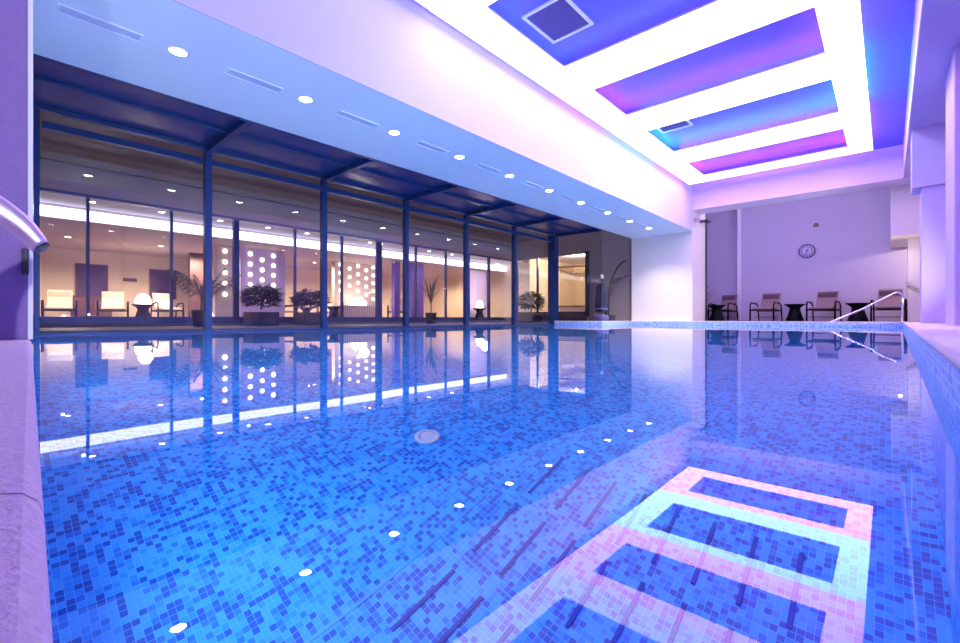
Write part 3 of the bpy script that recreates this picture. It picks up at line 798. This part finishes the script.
for k in range(16): b.box(.17, .19, -.72 + k * .092, -.66 + k * .092, .04, .58)
b.build('slats', M['pillarstone'], cs)
MB().box(-.2, .17, -.75, .75, 0, .58).build('body', M['brown'], cs)
MB().box(-.22, .22, -.78, .78, .58, .62, .006).build('top', M['pillarstone'], cs)
cn = thing('candle_tray', 'cluster of glowing candles on the slatted console', 'candles', (-15.9, 10.2, LZ + .62))
MB().box(-.12, .12, -.4, .4, 0, .015, .004).build('tray', M['brown'], cn)
for k in range(7):
    yy = -.33 + k * .11; hh = (.12, .22, .30, .18, .34, .24, .15)[k]
    MB().lathe([(0, .015), (.045, .015), (.045, hh), (.02, hh + .03), (0, hh + .06)], 14, (0, yy, 0)).build('candle', M['dome'], cn)
light_obj('POINT', (-15.5, 10.2, 1.15), 12, (1, .85, .6), .2, name='candle_glow')
for (y0, y1, m, lab) in ((10.95, 11.22, 'violet', 'narrow violet slab in the lounge just left of the fourth glass wall post'), (11.8, 12.46, 'violet', 'broad violet slab in the lounge right of the fourth glass wall post'), (15.02, 16.5, 'paleviolet', 'pale violet slab in the lounge behind the small dome lamp')):
    o = MB().box(-14.7, -14.5, y0, y1, LZ, 2.5, .01).build('divider_slab', M[m]); tag(o, lab, 'divider', 'violet divider slabs in the lounge')
ft = dup(t0, (-13.9, 15.3, LZ), 0, 'black pedestal table carrying the small dome lamp by the pale violet slab', G)
dome('small glowing dome lamp before the pale violet slab', (-13.9, 15.3, LZ + .57), .17)

# bright room behind the courtyard end window
struct('bright_room_floor', MB().box(-12.3, -6.0, 16.3, 21, .0, .2), M['lfloor'])
struct('wall_bright_room', MB().box(-12.4, -6.0, 21, 21.15, 0, 3.4), M['lwall'])
struct('wall_bright_room_side', MB().box(-6.1, -6.0, 16.3, 21, 0, 3.4), M['lwall'])
struct('wall_bright_room_left', MB().box(-12.4, -12.3, 17.0, 21, 0, 3.4), M['lwall'])
struct('ceiling_bright_room', MB().box(-12.4, -6.0, 16.3, 21, 3.05, 3.15), M['lceil'])
light_obj('POINT', (-10.2, 17.6, 2.95), 260, (1, .85, .55), .03)
wn = structe('window_20')
MB().box(-12.28, -8.86, 16.05, 16.06, .5, ZT).build('pane', M['glass'], wn)
for x in (-12.3, -11.2, -10.25):
    MB().box(x - .04, x + .04, 16.02, 16.10, .5, ZT, .004).build('mullion', M['frame'], wn)
MB().box(-8.86, -8.70, 15.94, 16.10, .3, ZT + .05, .006).build('jamb', M['darkplastic'], wn)
MB().box(-12.3, -8.7, 15.94, 16.10, .42, .5, .006).build('sill', M['darkplastic'], wn)
cr = MB(); r = random.Random(12)
for k in range(70):
    x = -12.0 + k * .055; y = 19.2 + r.uniform(-.15, .15); z = 2.7
    L = r.uniform(.9, 1.7); q = z
    while q > z - L:
        cr.lathe([(0, .03), (.016, 0), (0, -.03)], 6, (x, y, q)); q -= r.uniform(.09, .16)
c_ = cr.build('bead_curtain', mat('gilded_beads', (.95, .86, .62), .1, .9)); tag(c_, 'curtain of glinting beads in the bright room behind the courtyard', 'bead curtain', kind='stuff')
struct('trim_11', MB().box(-12.05, -8.1, 19.0, 19.4, 2.72, 2.78), M['brown'])
d1 = None
for k, x in enumerate((-11.3, -10.3, -9.4)):
    dup(d0, (x, 17.2, 3.05), 0, ['left', 'middle', 'right'][k] + ' small downlight in the ceiling of the bright room behind the courtyard')
bt = thing('bar_counter', 'low dark counter in the bright room behind the courtyard', 'counter', (-10.2, 18.0, .2))
MB().box(-1.5, 1.5, -.25, .25, 0, .55, .01).build('body', M['pillarstone'], bt)
MB().box(-1.55, 1.55, -.3, .3, .55, .6, .008).build('top', M['brown'], bt)

# closed parasol and hanging parasol in the garden nook
g = thing('closed_parasol', 'closed navy parasol standing in the garden nook before the mauve wall', 'parasol', (-7.52, 14.72, .05))
MB().tube([(0, 0, .0), (0, 0, 1.72)], .022, 10).build('pole', M['chrome'], g)
cp = MB(); S = []
for (z, rr) in ((.38, .10), (.42, .19), (.60, .20), (.9, .19), (1.2, .165), (1.4, .13), (1.52, .07), (1.6, .03)):
    S.append([(rr * (1 + (.14 if q % 2 else -.14)) * math.cos(2 * PI * q / 16), rr * (1 + (.14 if q % 2 else -.14)) * math.sin(2 * PI * q / 16), z) for q in range(16)])
cp.sweep(S).build('canopy', M['navy'], g)
MB().lathe([(.19, .48), (.225, .49), (.225, .53), (.19, .54)], 20).build('strap', M['navy2'], g)
MB().lathe([(0, 1.58), (.06, 1.58), (.06, 1.68), (.03, 1.73), (0, 1.74)], 16).build('finial', M['plastic'], g)
MB().lathe([(0, 0), (.24, 0), (.24, .26), (.20, .30), (0, .30)], 24).build('base', M['navy2'], g)
g = thing('cantilever_parasol', 'dark cantilever parasol with curved mast beside the white partition wall', 'parasol', (-7.72, 15.45, .05))
Pm = []
for k in range(15):
    t = k / 14; a = PI - t * PI * .5
    Pm.append((.72 + .72 * math.cos(a), .22 * t, .28 + 2.0 * math.sin(a)))
MB().tube(Pm, .038, 10).build('mast', M['black'], g)
MB().tube([(.10, 0, .2), (.10, .03, .9), (.22, .08, 1.35), (.30, .12, 1.62)], .022, 8).build('strut', M['black'], g)
cp = MB()
cp.sweep([[(.22 + .5 * q / 6, .12 + .1 * q / 6 + .10 * math.cos(w_ * PI / 4), 1.50 + .22 * q / 6 + (.06 + .05 * math.sin(q)) * math.sin(w_ * PI / 4)) for w_ in range(8)] for q in range(7)], sm=True)
cp.build('canopy', M['navy'], g)
MB().box(-.10, .30, -.14, .14, 0, .30, .02).build('base', M['black'], g)

# ------------------------------------------------------------------ light, world, camera
w = bpy.data.worlds.new('dusk'); SC.world = w; w.use_nodes = True
bg = w.node_tree.nodes['Background']; bg.inputs[0].default_value = (.46, .37, .42, 1); bg.inputs[1].default_value = .6
# fill lights without fixtures, added under water by the near pool wall
for k in range(4):
    light_obj('AREA', (-1.6 - 1.9 * k, .22, -.75), 8, (.40, .66, 1), .35, (PI / 2, 0, 0), name='pool_fill_light')
# unseen fill lights added along the right wall to brighten the soffit
for y in (-1.2, 2.4, 6.2, 10.6, 14.6):
    ld = bpy.data.lights.new('soffit_fill_light', 'SPOT'); ld.energy = 400; ld.spot_size = math.radians(75); ld.spot_blend = .8
    ld.color = (.80, .88, 1.0); ld.shadow_soft_size = .02
    lo = bpy.data.objects.new('soffit_fill_light', ld); COL.objects.link(lo); lo.location = (2.3, y, .35)
    lo.rotation_euler = (Vector((-5.8, y + 1.0, 3.1)) - Vector((2.3, y, .35))).to_track_quat('-Z', 'Y').to_euler()
# added fill lights with no fixtures, to brighten the alcove
for x in (-4.0, -2.4, -.8):
    light_obj('POINT', (x, 17.4, 4.3), 13, (.80, .66, 1.0), .04, name='alcove_fill_light')
light_obj('POINT', (.25, 17.0, 1.9), 6, (1, .82, .60), .03, name='alcove_fill_light')
light_obj('POINT', (1.3, 18.6, 2.6), 60, (1, .82, .60), .03, name='alcove_fill_light')

cam = bpy.data.cameras.new('camera'); co = bpy.data.objects.new('camera', cam); COL.objects.link(co)
cam.sensor_width = 36; cam.lens = 450 / 960 * 36; cam.clip_start = .004; cam.clip_end = 200
cam.shift_y = -3.5 / 960
co.location = (0, 0, .24); co.rotation_euler = (PI / 2, 0, math.radians(42.2))
SC.camera = co
SC.view_settings.view_transform = 'Standard'; SC.view_settings.look = 'None'
SC.view_settings.exposure = 0.68; SC.view_settings.gamma = 1.0; SC.view_settings.use_curve_mapping = False
cy = SC.cycles
cy.use_denoising = True
try: cy.denoiser = 'OPENIMAGEDENOISE'
except Exception: pass
cy.max_bounces = 16; cy.diffuse_bounces = 5; cy.glossy_bounces = 6; cy.transmission_bounces = 12; cy.transparent_max_bounces = 24
cy.caustics_reflective = True; cy.caustics_refractive = True
cy.sample_clamp_indirect = 8.0; cy.blur_glossy = .5
